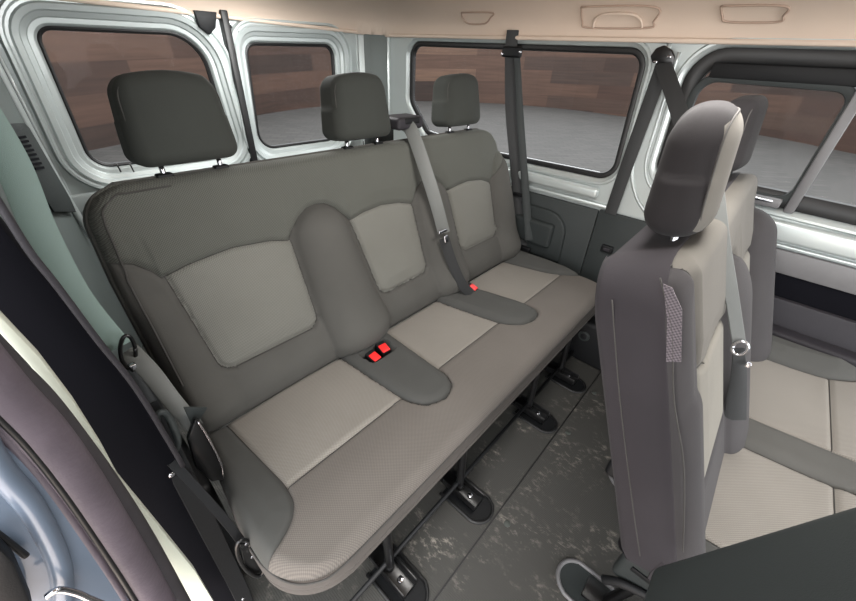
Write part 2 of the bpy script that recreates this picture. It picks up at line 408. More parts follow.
def headrest(parent, x, y, z, w=.215, h=.175, d=.095, lean=.12, label=None, mat=None, fmat=None, rad=.030):
    h_ = rbox('headrest', (0, 0, 0), (w/2, d/2, h/2), rad, mat or M['head_dark'], None, n=10,
              deform=lambda p: Vector((p.x*(1-.17*max(0, p.z/h+.5)**1.5+.03), p.y*(1-.18*(p.z/h+.5))+.018*(p.x/w*2)**2, p.z-.012*(p.x/w*2)**2*(1 if p.z > 0 else 0))))
    h_.parent = parent; h_.matrix_parent_inverse = Matrix.Translation(-parent.location)
    h_.location = (x, y, z); h_.rotation_euler = (-lean, 0, 0)
    if fmat:
        h_.data.materials.append(fmat)
        for k in range(*F_RANGE['front']): h_.data.polygons[k].material_index = 1
    # piping that runs round the face panel
    pts = []
    for k in range(33):
        a = 2*PI*k/32; ca, sa = math.cos(a), math.sin(a)
        px = (w/2-.012)*abs(ca)**.45*(1 if ca > 0 else -1)*(1-.10*max(0, sa*.5)); pz = (h/2-.012)*abs(sa)**.45*(1 if sa > 0 else -1)
        pts.append((px, -d/2*(1-.18*(pz/h+.5))+.013+.018*(px/w*2)**2, pz))
    pi_ = tube('piping', pts, .0016, M['seam'], None, sm=2, seg=6); pi_.parent = h_
    for s in (-1, 1):
        po = tube('post', [(s*.062, .0, -h/2-.055), (s*.062, .0, -h/2+.02)], .0055, M['chrome'], None, sm=0, seg=12); po.parent = h_
        co_ = rbox('post_collar', (s*.062, 0, -h/2-.022), (.017, .013, .006), .005, M['black'], None, n=2); co_.parent = h_
    return h_

# ================================================================== REAR BENCH
T1 = .30; cs1 = 1/math.sqrt(1+T1*T1)
def to_back1(x, z, h): return (x, .79+T1*(z-.45)-h*cs1, z+h*T1*cs1)
bench = thing('bench_seat', 'long grey three-seat rear bench with three headrests in front of the back doors', 'bench seat', (.84, .55, 0))
cxs = [0, .06, .10, .125, .137, .20, .30, .40, .451, .47, .50, .53, .56, .59, .62, .645, .665, .72, .80, .88, .945, .965, .99, 1.02, 1.045, 1.08, 1.11, 1.135, 1.15, 1.22, 1.29, 1.38, 1.44, 1.47, 1.50, 1.55, 1.62, 1.75]
czs = [.900, .893, .880, .855, .835, .848, .856, .846, .832, .858, .885, .902, .906, .902, .885, .858, .836, .848, .854, .845, .828, .855, .88, .896, .898, .892, .87, .845, .836, .845, .848, .838, .818, .84, .87, .93, .97, .98]
def xl1(z):
    x = .058+max(0, z-.85)*.06
    t = max(0, z-(1.035-.075)); return x+.075-math.sqrt(max(0, .075**2-t*t))
def xr1(z):
    x = 1.615-max(0, z-.62)*.22
    t = max(0, z-(1.035-.10)); return x-(.10-math.sqrt(max(0, .10**2-t*t)))
A1 = convex([(.137, .90), (.455, .90), (.463, .572), (.170, .572)], .035)
B1 = convex([(.652, .90), (.940, .90), (.962, .572), (.716, .565)], .035)
C1 = convex([(1.140, .90), (1.445, .90), (1.458, .578), (1.182, .578)], .035)
def h_back1(X, Z, sd):
    up, a, b, c = sd
    h = 0*X
    h = np.maximum(h, .058*dome(capsule(X, Z, (.557, .812), (.59, .50), .092, .12)))
    h = np.maximum(h, .052*dome(capsule(X, Z, (1.045, .806), (1.075, .50), .090, .100)))
    h = np.maximum(h, .018*dome(capsule(X, Z, (.095, .74), (.11, .50), .075, .08), 2.2))
    h = np.maximum(h, .040*dome(capsule(X, Z, (1.545, .86), (1.53, .50), .078, .085)))
    h = h+.022*np.exp(-((Z-.50)/.06)**2)
    for s in (a, b, c):
        h = np.where((s < 0) & (up > 0), .010*np.clip(-s/.05, 0, 1)**.6-.004, h)
        h = h-.006*smin0(s, .007)*(up > -.004)
    h = h-.006*smin0(up, .007)+.006*np.clip(-up/.05, 0, 1)
    return h
BK1 = upholstery(bench, xl1, xr1, .43, 1.035, to_back1,
           [('upper_panel', above(cxs, czs), M['weave_dark'], 'charcoal woven upper panel of the backrest'),
            ('backrest_insert', A1, M['weave_insert'], 'lighter woven insert'), ('backrest_insert', B1, M['weave_insert'], 'lighter woven insert'),
            ('backrest_insert', C1, M['weave_insert'], 'lighter woven insert')],
           ('backrest_bolster', M['bolster'], 'smooth dark bolsters around the inserts'), h_back1, .032, 380, 170, .11, 'back_shell', M['bolster'])
XB1, ZB1, HB1 = BK1
path_ = []
for jj in range(52, 170, 5):
    ii = int(np.argmin(abs(XB1[jj]-XB1[jj, 0]-.021)))
    if ZB1[jj, ii] < 1.035-.040: path_.append(to_back1(XB1[jj, ii], ZB1[jj, ii], HB1[jj, ii]+.0005))
jj = int(np.argmin(abs(ZB1[:, 100]-(1.035-.021))))
for xx in np.arange(.125, .23, .02):
    ii = int(np.argmin(abs(XB1[jj]-xx))); path_.append(to_back1(XB1[jj, ii], ZB1[jj, ii], HB1[jj, ii]+.0005))
tube('piping', path_, .0022, M['seam'], bench, sm=3)
for hx, lab in ((.292, 'near headrest of the rear bench'), (.802, None), (1.308, None)):
    headrest(bench, hx, 1.012, 1.138, w=.218, h=.18, d=.11, mat=M['head_dark'])
# cushion
def to_cush1(x, y, h): return (x, y, .452+h-.010*max(0, min(1, (y-.5)/.3)))
def xl2(y):
    x = .045+.03*max(0, min(1, (y-.5)/.25)); t = max(0, (.305+.13)-y); return x+(.13-math.sqrt(max(0, .13**2-t*t)))-.012
def xr2(y):
    x = 1.615; t = max(0, (.305+.06)-y); return x-(.06-math.sqrt(max(0, .06**2-t*t)))
T_1 = convex([(.487, .86), (.693, .86), (.668, .452), (.628, .418), (.56, .418), (.512, .462)], .03)
T_2 = convex([(.962, .86), (1.135, .86), (1.207, .50), (1.195, .432), (1.10, .418), (1.03, .47)], .03)
LB = convex([(-.1, .9), (.118, .9), (.146, .50), (.130, .45), (.085, .415), (.02, .395), (-.1, .37)], .015)
RB = convex([(1.46, .9), (1.8, .9), (1.8, .43), (1.60, .43), (1.545, .50)], .04)
I1 = convex([(.0, .95), (.66, .95), (.66, .512), (.0, .505)], .004); I2 = convex([(.60, .95), (1.15, .95), (1.15, .512), (.60, .515)], .004)
I3 = convex([(1.05, .95), (1.7, .95), (1.7, .510), (1.05, .512)], .004)
WELL = convex([(.538, .672), (.640, .672), (.648, .742), (.532, .742)], .012)
def h_cush1(X, Y, sd):
    t1, t2, lb, rb, i1, i2, i3 = sd
    h = .012*np.exp(-((Y-.42)/.09)**2)
    for s in (i1, i2, i3): pass
    h = h-.004*smin0(Y-.512, .006)*(t1 > 0)*(t2 > 0)*(lb > 0)*(rb > 0)
    h = np.where(t1 < 0, .012*np.clip(-t1/.03, 0, 1)**.5+.004, h); h = np.where(t2 < 0, .016*np.clip(-t2/.03, 0, 1)**.5+.004, h)
    h = np.where(lb < 0, h+.010*np.clip(-lb/.05, 0, 1), h); h = np.where(rb < 0, h+.035*np.clip(-rb/.07, 0, 1)**.8, h)
    for s in (t1, t2, lb, rb): h = h-.006*smin0(s, .006)
    h = h+.008*np.sin(np.clip((X-.15)/.36, 0, 1)*PI)*(Y > .51)
    w = WELL(X, Y); h = np.where(w < 0, -.022, h)
    return h
upholstery(bench, xl2, xr2, .305, .80, to_cush1,
           [('buckle_tray', T_1, M['bolster_dark'], 'smooth dark tray between the seats'), ('buckle_tray', T_2, M['bolster_dark'], 'smooth dark tray between the seats'),
            ('cushion_bolster', LB, M['bolster_dark'], 'smooth dark side bolster'), ('cushion_bolster', RB, M['bolster_dark'], 'smooth dark side bolster'),
            ('cushion_insert', I1, M['weave_seat'], 'light grey woven seat insert'), ('cushion_insert', I2, M['weave_seat'], 'light grey woven seat insert'), ('cushion_insert', I3, M['weave_seat'], 'light grey woven seat insert')],
           ('cushion_front', M['weave_front'], 'taupe woven front roll of the cushion'), h_cush1, .030, 420, 150, .100, 'cushion_side', M['taupe_cloth'],
           skirt=[(0, 0), (.004, .35), (.003, .55), (-.001, .58), (.003, .62), (.002, .9), (-.02, 1.0)])
tube('piping', [(.031, .47, .424), (.034, .42, .424), (.052, .362, .424), (.088, .322, .424), (.14, .305, .424), (.3, .3035, .424), (.8, .3035, .424), (1.5, .3035, .424)], .0022, M['seam'], bench)
# buckles in the tray
def buckle(parent, c, rz=0, tilt=.25, s=1.0):
    b = rbox('belt_buckle', (0, 0, 0), (.017*s, .024*s, .014), .004, M['black'], None, n=2)
    b.parent = parent; b.matrix_parent_inverse = Matrix.Translation(-parent.location); b.location = c; b.rotation_euler = (tilt, 0, rz)
    r = rbox('release_button', (0, -.006*s, .0135), (.0145*s, .016*s, .004), .003, M['red'], None, n=2); r.parent = b; r['label'] = 'red button'
    return b
buckle(bench, (.563, .703, .447), .08); buckle(bench, (.613, .712, .449), -.1)
buckle(bench, (1.128, .725, .462), .2, .35)
rbox('buckle_cup', (.588, .707, .428), (.052, .033, .006), .004, M['black'], bench, n=2)
# frame and legs
for x in (.30, .632, 1.12, 1.425):
    lg = tube('leg', [(x, .345, .035), (x, .35, .15), (x, .36, .345)], .013, M['blackmetal'], bench, sm=4)
    tube('leg', [(x, .74, .035), (x, .70, .345)], .013, M['blackmetal'], bench, sm=2)
    f = prism('foot_bracket', [(x-.026, .262, .012), (x+.026, .262, .012), (x+.026, .80, .012), (x-.026, .80, .012)], (0, 0, .012), M['blackmetal'], bench, .003)
    for sx in (-1, 1): box('bracket_flange', (x+sx*.026-.002, .262, .02), (x+sx*.026+.002, .40, .048), M['blackmetal'], f, .001)
    cyl('bolt', (x, .30, .022), .010, .010, (0, 0, 1), M['chrome'], f, 6)
    cyl('bolt', (x, .345, .03), .014, .012, (0, 0, 1), M['blackmetal'], f, 10)
tube('cross_bar', [(.09, .352, .055), (1.58, .352, .055)], .007, M['black'], bench, sm=0)
tube('cross_bar', [(.09, .44, .330), (1.58, .44, .330)], .014, M['blackmetal'], bench, sm=0)
tube('cross_bar', [(.09, .74, .062), (1.58, .74, .062)], .011, M['blackmetal'], bench, sm=0)
box('underseat_pan', (.10, .40, .31), (1.57, .76, .335), M['black'], bench, .005)

# ================================================================== SECOND ROW BENCH
T2 = .42; cs2 = 1/math.sqrt(1+T2*T2)
def to_back2(x, z, h): return (x, -.226+T2*(z-.45)-h*cs2, z+h*T2*cs2)
row2 = thing('bench_seat', 'grey middle-row bench seen from its near end, pale cushion and two headrests', 'bench seat', (1.08, -.3, 0))
def xl3(z):
    t = max(0, z-(1.045-.09)); return .585+.09*1.0-math.sqrt(max(0, .09**2-t*t))*1.0
def xr3(z):
    t = max(0, z-(1.045-.11)); return 1.56-(.11-math.sqrt(max(0, .11**2-t*t)))
dx2 = [.4, .632, .650, .70, .76, .85, .925, .938, .95, .97, .99, 1.035, 1.08, 1.10, 1.12, 1.135, 1.15, 1.17, 1.3, 1.415, 1.43, 1.45, 1.47, 1.5, 1.7]
dz2 = [1.1, 1.1, .86, .848, .852, .85, .835, .86, .885, .91, .928, .940, .928, .91, .885, .86, .835, .85, .855, .84, .88, .915, .935, .95, .98]
A2 = convex([(.648, .92), (.925, .92), (.925, .60), (.664, .60)], .03); B2 = convex([(1.15, .92), (1.42, .92), (1.41, .60), (1.155, .60)], .03)
def h_back2(X, Z, sd):
    up, a, b = sd; h = 0*X
    h = np.maximum(h, .036*dome(capsule(X, Z, (1.035, .83), (1.04, .45), .100, .105), .5))
    h = np.maximum(h, .008*dome(capsule(X, Z, (.625, .80), (.625, .48), .035, .04)))
    h = np.maximum(h, .055*dome(capsule(X, Z, (1.50, .86), (1.49, .50), .075, .085)))
    for s in (a, b):
        h = np.where((s < 0) & (up > 0), .008*np.clip(-s/.05, 0, 1)**.6-.004, h); h = h-.006*smin0(s, .007)*(up > -.004)
    return h-.006*smin0(up, .007)+.006*np.clip(-up/.05, 0, 1)
upholstery(row2, xl3, xr3, .43, 1.045, to_back2,
           [('upper_panel', above(dx2, dz2), M['row2_upper'], 'grey upper panel'), ('backrest_insert', A2, M['row2_insert'], 'pale insert'),
            ('backrest_insert', B2, M['row2_insert'], 'pale insert')], ('backrest_bolster', M['row2_bolster'], 'smooth dark bolsters'), h_back2, .03, 300, 140, .142,
           'back_shell', M['side_purple'], skirt=[(0, 0), (.003, .02), (.004, .45), (.003, .85), (-.010, .97), (-.03, 1.0)])
SX = .5805
def sidept(px, py, x=SX): return at(px, py, x=x)
for pts in ([(660, 278), (672, 330), (674, 400), (684, 470), (683, 552)], [(612, 300), (620, 400), (632, 500), (640, 556)]):
    tube('seam', [sidept(*p) for p in pts], .0012, M['seam'], row2, seg=6)
prism('woven_strip', [sidept(*p, x=SX-.001) for p in ((663, 284), (672, 288), (682, 310), (681, 362), (666, 362), (667, 320))], (.002, 0, 0), weave('pale_net_weave', (112, 105, 110), (70, 66, 70), .006, ('Y', 'Z'), .6), row2)['label'] = 'pale open-weave strip on the side of the backrest'
h2 = headrest(row2, .800, .090, 1.140, w=.215, h=.205, d=.106, rad=.048, lean=.10, mat=M['head_row2'], fmat=M['row2_upper'])  # paler front face carries the light from ahead in its colour
h2.rotation_euler.z = math.radians(9)
h3 = headrest(row2, 1.37, .092, 1.145, w=.215, h=.18, d=.09, lean=.10, mat=M['head_row2'])
def to_cush2(x, y, h): return (x, y, .485+h)
U_1 = convex([(.985, -.15), (1.105, -.15), (1.145, -.50), (1.13, -.58), (1.05, -.58), (1.02, -.50)], .03)
U_2 = convex([(1.47, -.1), (1.9, -.1), (1.9, -.52), (1.58, -.52), (1.50, -.46), (1.46, -.3)], .05)
U_3 = convex([(.3, -.1), (.66, -.1), (.69, -.5), (.66, -.6), (.3, -.7)], .03)
IN2 = convex([(0, 0), (2, 0), (2, -.418), (0, -.418)], .004)
def h_cush2(X, Y, sd):
    t1, rb, lb, i = sd
    h = .010*np.exp(-((Y+.5)/.09)**2)-.004*smin0(Y+.418, .006)*(t1 > 0)*(rb > 0)
    h = np.where(t1 < 0, .014*np.clip(-t1/.03, 0, 1)**.5, h); h = np.where(rb < 0, h+.04*np.clip(-rb/.07, 0, 1)**.8, h)
    for s in (t1, rb, lb): h = h-.006*smin0(s, .006)
    return h
upholstery(row2, lambda y: .585+max(0, -.58-y)*.5, lambda y: 1.60, -.68, -.17, to_cush2,
           [('buckle_tray', U_1, M['bolster'], 'smooth dark tray between the seats'), ('cushion_bolster', U_2, M['bolster_dark'], 'smooth dark side bolster'), ('cushion_bolster', U_3, M['bolster_dark'], 'smooth dark side bolster'),
            ('cushion_insert', IN2, M['weave_seat'], 'pale woven seat insert')], ('cushion_front', M['weave_seat'], 'pale woven front roll'), h_cush2, .035, 220, 110, .13,
           'cushion_side', M['side_purple'])
buckle(row2, (1.085, -.205, .503), 0, .3)
# base of the near end
box('base_panel', (.600, -.30, .26), (.635, -.115, .435), M['trim'], row2, .012, 3)
box('base_slot', (.596, -.26, .33), (.602, -.14, .345), M['black'], row2, .002)
tube('recline_lever', [(.594, -.20, .30), (.588, -.14, .275), (.586, -.11, .24)], .010, M['black'], row2, flat=.6)
for x in (.66, 1.10, 1.50):
    tube('leg', [(x, -.16, .035), (x, -.21, .36)], .014, M['blackmetal'], row2, sm=2)
    tube('leg', [(x, -.60, .035), (x, -.56, .36)], .014, M['blackmetal'], row2, sm=2)
    prism('foot_bracket', [(x-.03, -.66, .012), (x+.03, -.66, .012), (x+.03, -.10, .012), (x-.03, -.10, .012)], (0, 0, .014), M['blackmetal'], row2, .003)
box('seat_frame', (.62, -.62, .335), (1.56, -.19, .36), M['black'], row2, .006)
rbox('side_hinge', at(617, 468, x=.62), (.016, .018, .022), .010, M['black'], row2, n=2)

# ================================================================== FOLDING SEAT (nearest), tipped forward
e1 = at(656, 560, x=.47); e2 = at(856, 495, x=.47)
dv = (e2-e1).normalized(); nrm = Vector((1, 0, 0)).cross(dv).normalized()
if nrm.y < 0: nrm = -nrm
fold = thing('folding_seat', 'dark flat-backed folding seat tipped forward in the near bottom corner', 'seat', (.25, -.25, 0))
cen = e1+dv*.26+Vector((-.21, 0, 0))-nrm*.03
rot = Matrix((Vector((1, 0, 0)), nrm, Vector((1, 0, 0)).cross(nrm))).transposed()
if rot.col[2].z < 0: pass
rbox('back_panel', cen, (.21, .03, .275), .024, M['trim'], fold, rot, n=6)
rbox('backrest', cen-nrm*.065, (.20, .045, .265), .035, M['bolster'], fold, rot, n=6)
box('cushion', (.05, -.72, .30), (.46, -.30, .42), M['weave_front'], fold, .03, 4)
for x in (.12, .40):
    tube('leg', [(x, -.62, .0), (x, -.60, .31)], .014, M['blackmetal'], fold, sm=2)
    tube('leg', [(x, -.34, .0), (x, -.36, .31)], .014, M['blackmetal'], fold, sm=2)
    tube('hinge_arm', [(x, -.33, .36), (x, -.26, .42), tuple(Vector((x, cen.y, cen.z))-dv*.23-nrm*.06)], .012, M['blackmetal'], fold, sm=3)

# ================================================================== FLOOR
fl = S(box('floor', (-.06, -1.3, -.03), (1.72, 2.0, 0), M['floor'], None, 0))
se = prism('floor_seam', [(-.02, .199, 0), (1.70, .199, 0), (1.70, .204, 0), (-.02, .204, 0)], (0, 0, .0015), M['rubber'], fl)
def stadium(cx, cy, hw, hl, z, n=10):
    out = [(cx-hw, cy+hl, z)]
    for k in range(n+1): a = PI+PI*k/n; out.append((cx+hw*math.cos(a), cy-hl+hw+hw*math.sin(a), z))
    out.append((cx+hw, cy+hl, z)); return out
for x in (.30, .632, 1.12, 1.425):
    tube('floor_recess_rim', [(p[0], p[1], .003) for p in stadium(x, .30, .052, .088, 0)], .0055, M['rubber'], fl, sm=2)
    prism('floor_recess', [(p[0], p[1], .0003) for p in stadium(x, .30, .047, .084, 0)], (0, 0, .0015), M['black'], fl)
for x, y in ((.66, -.02), (1.10, -.02)):
    ring = [(x+.055*math.cos(a), y-.06+.055*math.sin(a), .003) for a in [PI*k/8 for k in range(9)]]
    tube('floor_recess_rim', [(x+.055, y-.18, .003)]+ring+[(x-.055, y-.18, .003)], .006, M['rail_grey'], fl, sm=2)
    prism('floor_recess', [(x+.05, y-.18, .0003)]+[(x+.05*math.cos(a), y-.06+.05*math.sin(a), .0003) for a in [PI*k/8 for k in range(9)]]+[(x-.05, y-.18, .0003)], (0, 0, .0012), M['trim'], fl)
for p in ((507, 524), (568, 433), (594, 393)):
    q = at(*p, z=0); cyl('floor_plug', (q.x, q.y, 0), .011, .004, (0, 0, 1), M['bump_pin'], fl, 16, .0015)

# ================================================================== CEILING
def ceiling():
    xs = np.concatenate([np.linspace(-.06, .25, 16), np.linspace(.3, 1.4, 16), np.linspace(1.45, 1.715, 26)])
    ys = np.concatenate([np.linspace(-1.3, 1.5, 30), np.linspace(1.55, 1.985, 26)])
    vs = []; fs = []
    def z(x, y):
        dx = max(0, (x-1.45)/.265); dxl = max(0, (.12-x)/.18); dy = max(0, (y-1.62)/.365)
        q = min(1, (dx**3+dxl**3+dy**3)**(1/3))
        e = 1.50-.138*(1-math.sqrt(max(0, 1-q**2.2)))
        return e+.015*max(0, (y-1.2))*(1-min(1, max(0, x)/1.7))*2
    for y in ys:
        for x in xs: vs.append((x, y, z(x, y)))
    nx = len(xs)
    for j in range(len(ys)-1):
        for i in range(nx-1): a = j*nx+i; fs.append((a, a+nx, a+nx+1, a+1))
    n = len(vs)
    for v in list(vs): vs.append((v[0], v[1], max(v[2]+.02, 1.52)))
    for f in list(fs): fs.append(tuple(i+n for i in f[::-1]))
    ring = [i for i in range(nx)]+[j*nx+nx-1 for j in range(1, len(ys))]+[(len(ys)-1)*nx+i for i in range(nx-2, -1, -1)]+[j*nx for j in range(len(ys)-2, 0, -1)]
    for k in range(len(ring)): a, b = ring[k], ring[(k+1) % len(ring)]; fs.append((a, b, b+n, a+n))
    return S(from_data('ceiling', vs, fs, M['liner'], None, sharp=50)), z
ceil, zc = ceiling()
tube('liner_lip', [(1.706, -1.3, 1.362), (1.706, 1.88, 1.362), (1.68, 1.955, 1.362), (1.60, 1.975, 1.368), (.1, 1.975, 1.385)], .008, M['liner'], ceil, sm=4)
def liner_pt(px, py):
    d = _R*(px-428)/FPX + _U*(300.5-py)/FPX + _F; t = .5
    for k in range(4000):
        p = CAM+d*t
        if p[0] > 1.71 or p[2] >= zc(p[0], p[1]): break
        t += .0006
    return Vector(p)
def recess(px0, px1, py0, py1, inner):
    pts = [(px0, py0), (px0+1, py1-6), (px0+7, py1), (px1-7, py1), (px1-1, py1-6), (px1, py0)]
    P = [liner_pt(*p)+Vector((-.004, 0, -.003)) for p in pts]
    tube('grab_handle_recess', P+[P[0]], .0032, M['liner_shade'], ceil, sm=6)
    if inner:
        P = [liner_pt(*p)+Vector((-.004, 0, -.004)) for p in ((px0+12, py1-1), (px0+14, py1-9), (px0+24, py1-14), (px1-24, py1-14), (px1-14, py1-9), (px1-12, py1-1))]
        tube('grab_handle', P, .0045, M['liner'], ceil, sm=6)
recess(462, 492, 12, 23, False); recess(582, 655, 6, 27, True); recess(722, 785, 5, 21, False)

# ================================================================== BODY WALLS: pressed panels with window openings
def contour(poly, radii, n=9):
    """rounded closed outline (ccw)"""
    P = [Vector((p[0], p[1])) for p in poly]; out = []
    for i, p in enumerate(P):
        a = (P[i-1]-p).normalized(); b = (P[(i+1) % len(P)]-p).normalized(); ang = a.angle(b); r = radii[i]
        t = r/math.tan(ang/2); s = p+a*t; e = p+b*t; c = p+(a+b).normalized()*(r/math.sin(ang/2))
        a0 = math.atan2(s.y-c.y, s.x-c.x); a1 = math.atan2(e.y-c.y, e.x-c.x); d = (a1-a0+PI) % (2*PI)-PI
        for k in range(n+1): th = a0+d*k/n; out.append(Vector((c.x+r*math.cos(th), c.y+r*math.sin(th))))
    dens = []
    for i, p in enumerate(out):
        q = out[(i+1) % len(out)]; L = (q-p).length; m = max(1, int(L/.05))
        for k in range(m): dens.append(p.lerp(q, k/m))
    return dens
def offset(cn, d):
    out = []
    for i in range(len(cn)):
        t = (cn[(i+1) % len(cn)]-cn[i-1]).normalized(); out.append(cn[i]+Vector((t.y, -t.x))*d)
    return out
def ccw(poly):
    a = sum(poly[i][0]*poly[(i+1) % len(poly)][1]-poly[(i+1) % len(poly)][0]*poly[i][1] for i in range(len(poly)))
    return poly if a > 0 else poly[::-1]
def ring_mesh(name, cn, prof, to3, mat, parent=None, rect=None, rect_depth=0, sharp=35):
    vs = []; fs = []; n = len(cn)
    loops = [(offset(cn, o), d) for o, d in prof]
    if rect:
        x0, z0, x1, z1 = rect; c = sum(cn, Vector((0, 0)))/n; lp = []
        for p in loops[-1][0]:
            d = p-c; s = min(((x1 if d.x > 0 else x0)-c.x)/d.x if abs(d.x) > 1e-9 else 1e9, ((z1 if d.y > 0 else z0)-c.y)/d.y if abs(d.y) > 1e-9 else 1e9)
            lp.append(c+d*s)
        # put exact corners
        for cx_, cz_ in ((x0, z0), (x1, z0), (x1, z1), (x0, z1)):
            i = min(range(n), key=lambda k: (lp[k]-Vector((cx_, cz_))).length); lp[i] = Vector((cx_, cz_))
        loops.append((lp, rect_depth))
    for lp, d in loops:
        for p in lp: vs.append(to3(p.x, p.y, d))
    for k in range(len(loops)-1):
        for i in range(n): j = (i+1) % n; fs.append((k*n+i, k*n+j, (k+1)*n+j, (k+1)*n+i))
    return from_data(name, vs, fs, mat, parent, sharp=sharp)
def pane(name, cn, o, to3, dep, mat, parent):
    lp = offset(cn, o); n = len(lp); vs = [to3(p.x, p.y, dep) for p in lp]+[to3(p.x, p.y, dep-.004) for p in lp]
    fs = [tuple(range(n)), tuple(range(n, 2*n))[::-1]]+[(i, (i+1) % n, n+(i+1) % n, n+i) for i in range(n)]
    return from_data(name, vs, fs, mat, parent, smooth=False, recalc=True)
# ---- rear doors (plane y = 2)
YR = 2.0
to_rear = lambda a, z, d: (a, YR-d, z)
DOORS = [('door_1', [(.238, 1.300), (.762, 1.312), (.800, .832), (.228, .838)], [.05, .13, .07, .07], (.115, -.02, .852, 1.40)),
         ('door_2', [(.957, 1.288), (1.446, 1.303), (1.436, .828), (.930, .826)], [.05, .05, .09, .08], (.884, -.02, 1.60, 1.40))]
for nm, poly, rad, rect in DOORS:
    if sum(poly[i][0]*poly[(i+1) % 4][1]-poly[(i+1) % 4][0]*poly[i][1] for i in range(4)) < 0: poly, rad = poly[::-1], rad[::-1]
    cn = contour(poly, rad)
    d = S(ring_mesh(nm, cn, [(0, -.03), (.004, -.012), (.012, -.004), (.026, -.002), (.030, .006), (.044, .012), (.048, .022), (.064, .026), (.070, .018), (.078, .018), (.084, .030), (.092, .030), (.098, .010)], to_rear, M['silver'], None, rect, .008))
    ring_mesh('window_seal', cn, [(-.010, -.030), (-.009, -.016), (-.002, -.012), (.003, -.014), (.003, -.03)], to_rear, M['rubber'], d)
    pane('glass_pane', cn, -.002, to_rear, -.026, M['glass'], d)
    x0, z0, x1, z1 = rect
    for a, b in ((x0, x0+.012), (x1-.012, x1)):
        box('door_flange', (a, YR-.012, z0), (b, YR+.03, z1), M['silver'], d, .003)
for i, (x, z) in enumerate(((.872, 1.345), (.905, 1.352), (.905, 1.325), (.945, 1.345))):
    cyl('door_bolt', (x+.02, YR-.012, z), .007, .006, (0, -1, 0), M['black'], bpy.data.objects['door_2'], 12)
S(box('trim_1', (.8525, YR-.042, -.02), (.8835, YR+.02, 1.40), M['rubber'], None, .006))
bpy.data.objects['trim_1'].name = 'trim_1'
la = prism('door_latch', [at(*p, y=1.955) for p in ((194, 10), (217, 12), (216, 28), (210, 35), (200, 27))], (0, .02, 0), M['black'], bpy.data.objects['door_1'], .003)
for px in (121, 134, 347, 364):   # demister tabs under the glass
    q = at(px, 172 if px < 200 else 147, y=1.965); tube('wiper_tab', [q, q+Vector((-.004, -.003, .035))], .003, M['blackmetal'], bpy.data.objects['door_1' if px < 200 else 'door_2'], sm=0, seg=6)
# ---- corner pillar beside the rear doors (far side)
S(prism('trim_2', [(1.60, YR-.005, -.02), (1.66, 1.955, -.02), (1.715, 1.86, -.02), (1.76, 1.86, -.02), (1.76, 2.03, -.02), (1.60, 2.03, -.02)], (0, 0, 1.42), M['silver'], None, .004))
S(prism('trim_3', [(1.628, 1.972, .70), (1.655, 1.950, .70), (1.705, 1.865, .70), (1.712, 1.872, .70), (1.664, 1.962, .70), (1.634, 1.985, .70)], (0, 0, .68), M['wall_grey'], None, .002))
# ---- far body side (plane x = 1.72)
XW = 1.72
to_far = lambda a, z, d: (XW-d, a, z)
cn1 = contour(*(lambda p, r: (p[::-1], r[::-1]) if sum(p[i][0]*p[(i+1) % len(p)][1]-p[(i+1) % len(p)][0]*p[i][1] for i in range(len(p))) < 0 else (p, r))(
    [(1.700, 1.338), (.488, 1.338), (.462, .870), (1.10, .860), (1.56, .895), (1.700, 1.05)], [.07, .07, .07, .3, .06, .10]))
wr = S(ring_mesh('wall_right', cn1, [(0, -.03), (.004, -.006), (.012, 0), (.018, .008), (.026, .008), (.030, .001), (.038, .001)], to_far, M['silver'], None, (.425, -.02, 1.87, 1.40), 0))
w1 = S(ring_mesh('window_1', cn1, [(-.020, -.030), (-.019, -.014), (-.013, -.008), (-.005, -.007), (.001, -.009), (.003, -.030)], to_far, M['rubber'], None))
pane('glass_pane', cn1, -.02, to_far, -.024, M['glass'], w1)
cn2 = contour(*(lambda p, r: (p[::-1], r[::-1]) if sum(p[i][0]*p[(i+1) % len(p)][1]-p[(i+1) % len(p)][0]*p[i][1] for i in range(len(p))) < 0 else (p, r))(
    [(.345, 1.345), (-.95, 1.345), (-.95, .885), (.320, .915)], [.10, .08, .08, .07]))
w2w = S(ring_mesh('wall_front_right', cn2, [(0, -.03), (.004, -.006), (.010, .004), (.018, .010), (.026, .010), (.032, .001), (.040, .001)], to_far, M['silver'], None, (-1.30, -.02, .425, 1.40), 0))
w2w.name = 'wall_right.001'
w2 = S(ring_mesh('window_2', cn2, [(-.050, -.030), (-.048, -.012), (-.036, -.004), (-.012, .0), (.002, -.004), (.004, -.030)], to_far, M['rubber'], None))
pane('glass_pane', offset(cn2, 0), -.04, to_far, -.026, M['glass'], w2)
# sliding pane frame
cs_ = contour([(-.098, .935), (.285, .945), (.285, 1.255), (-.098, 1.250)], [.04, .05, .05, .04])
sf = ring_mesh('sliding_frame', cs_, [(-.004, -.012), (-.002, .004), (.012, .008), (.020, .006), (.024, -.012)], to_far, M['trim'], w2)
box('frame_bar', (XW-.014, -.128, .895), (XW+.008, -.100, 1.325), M['rail_grey'], w2, .005)
box('top_rail', (XW-.010, -.90, 1.262), (XW+.01, .27, 1.305), M['black'], w2, .004)
box('slide_latch', (XW-.030, -.085, .905), (XW-.006, .045, .935), M['rail_grey'], w2, .006)
box('slide_latch_grip', (XW-.036, -.062, .921), (XW-.028, .020, .930), M['chrome'], w2, .002)
box('window_sill', (XW-.034, .50, .785), (XW, 1.86, .832), M['silver'], wr, .015, 5)
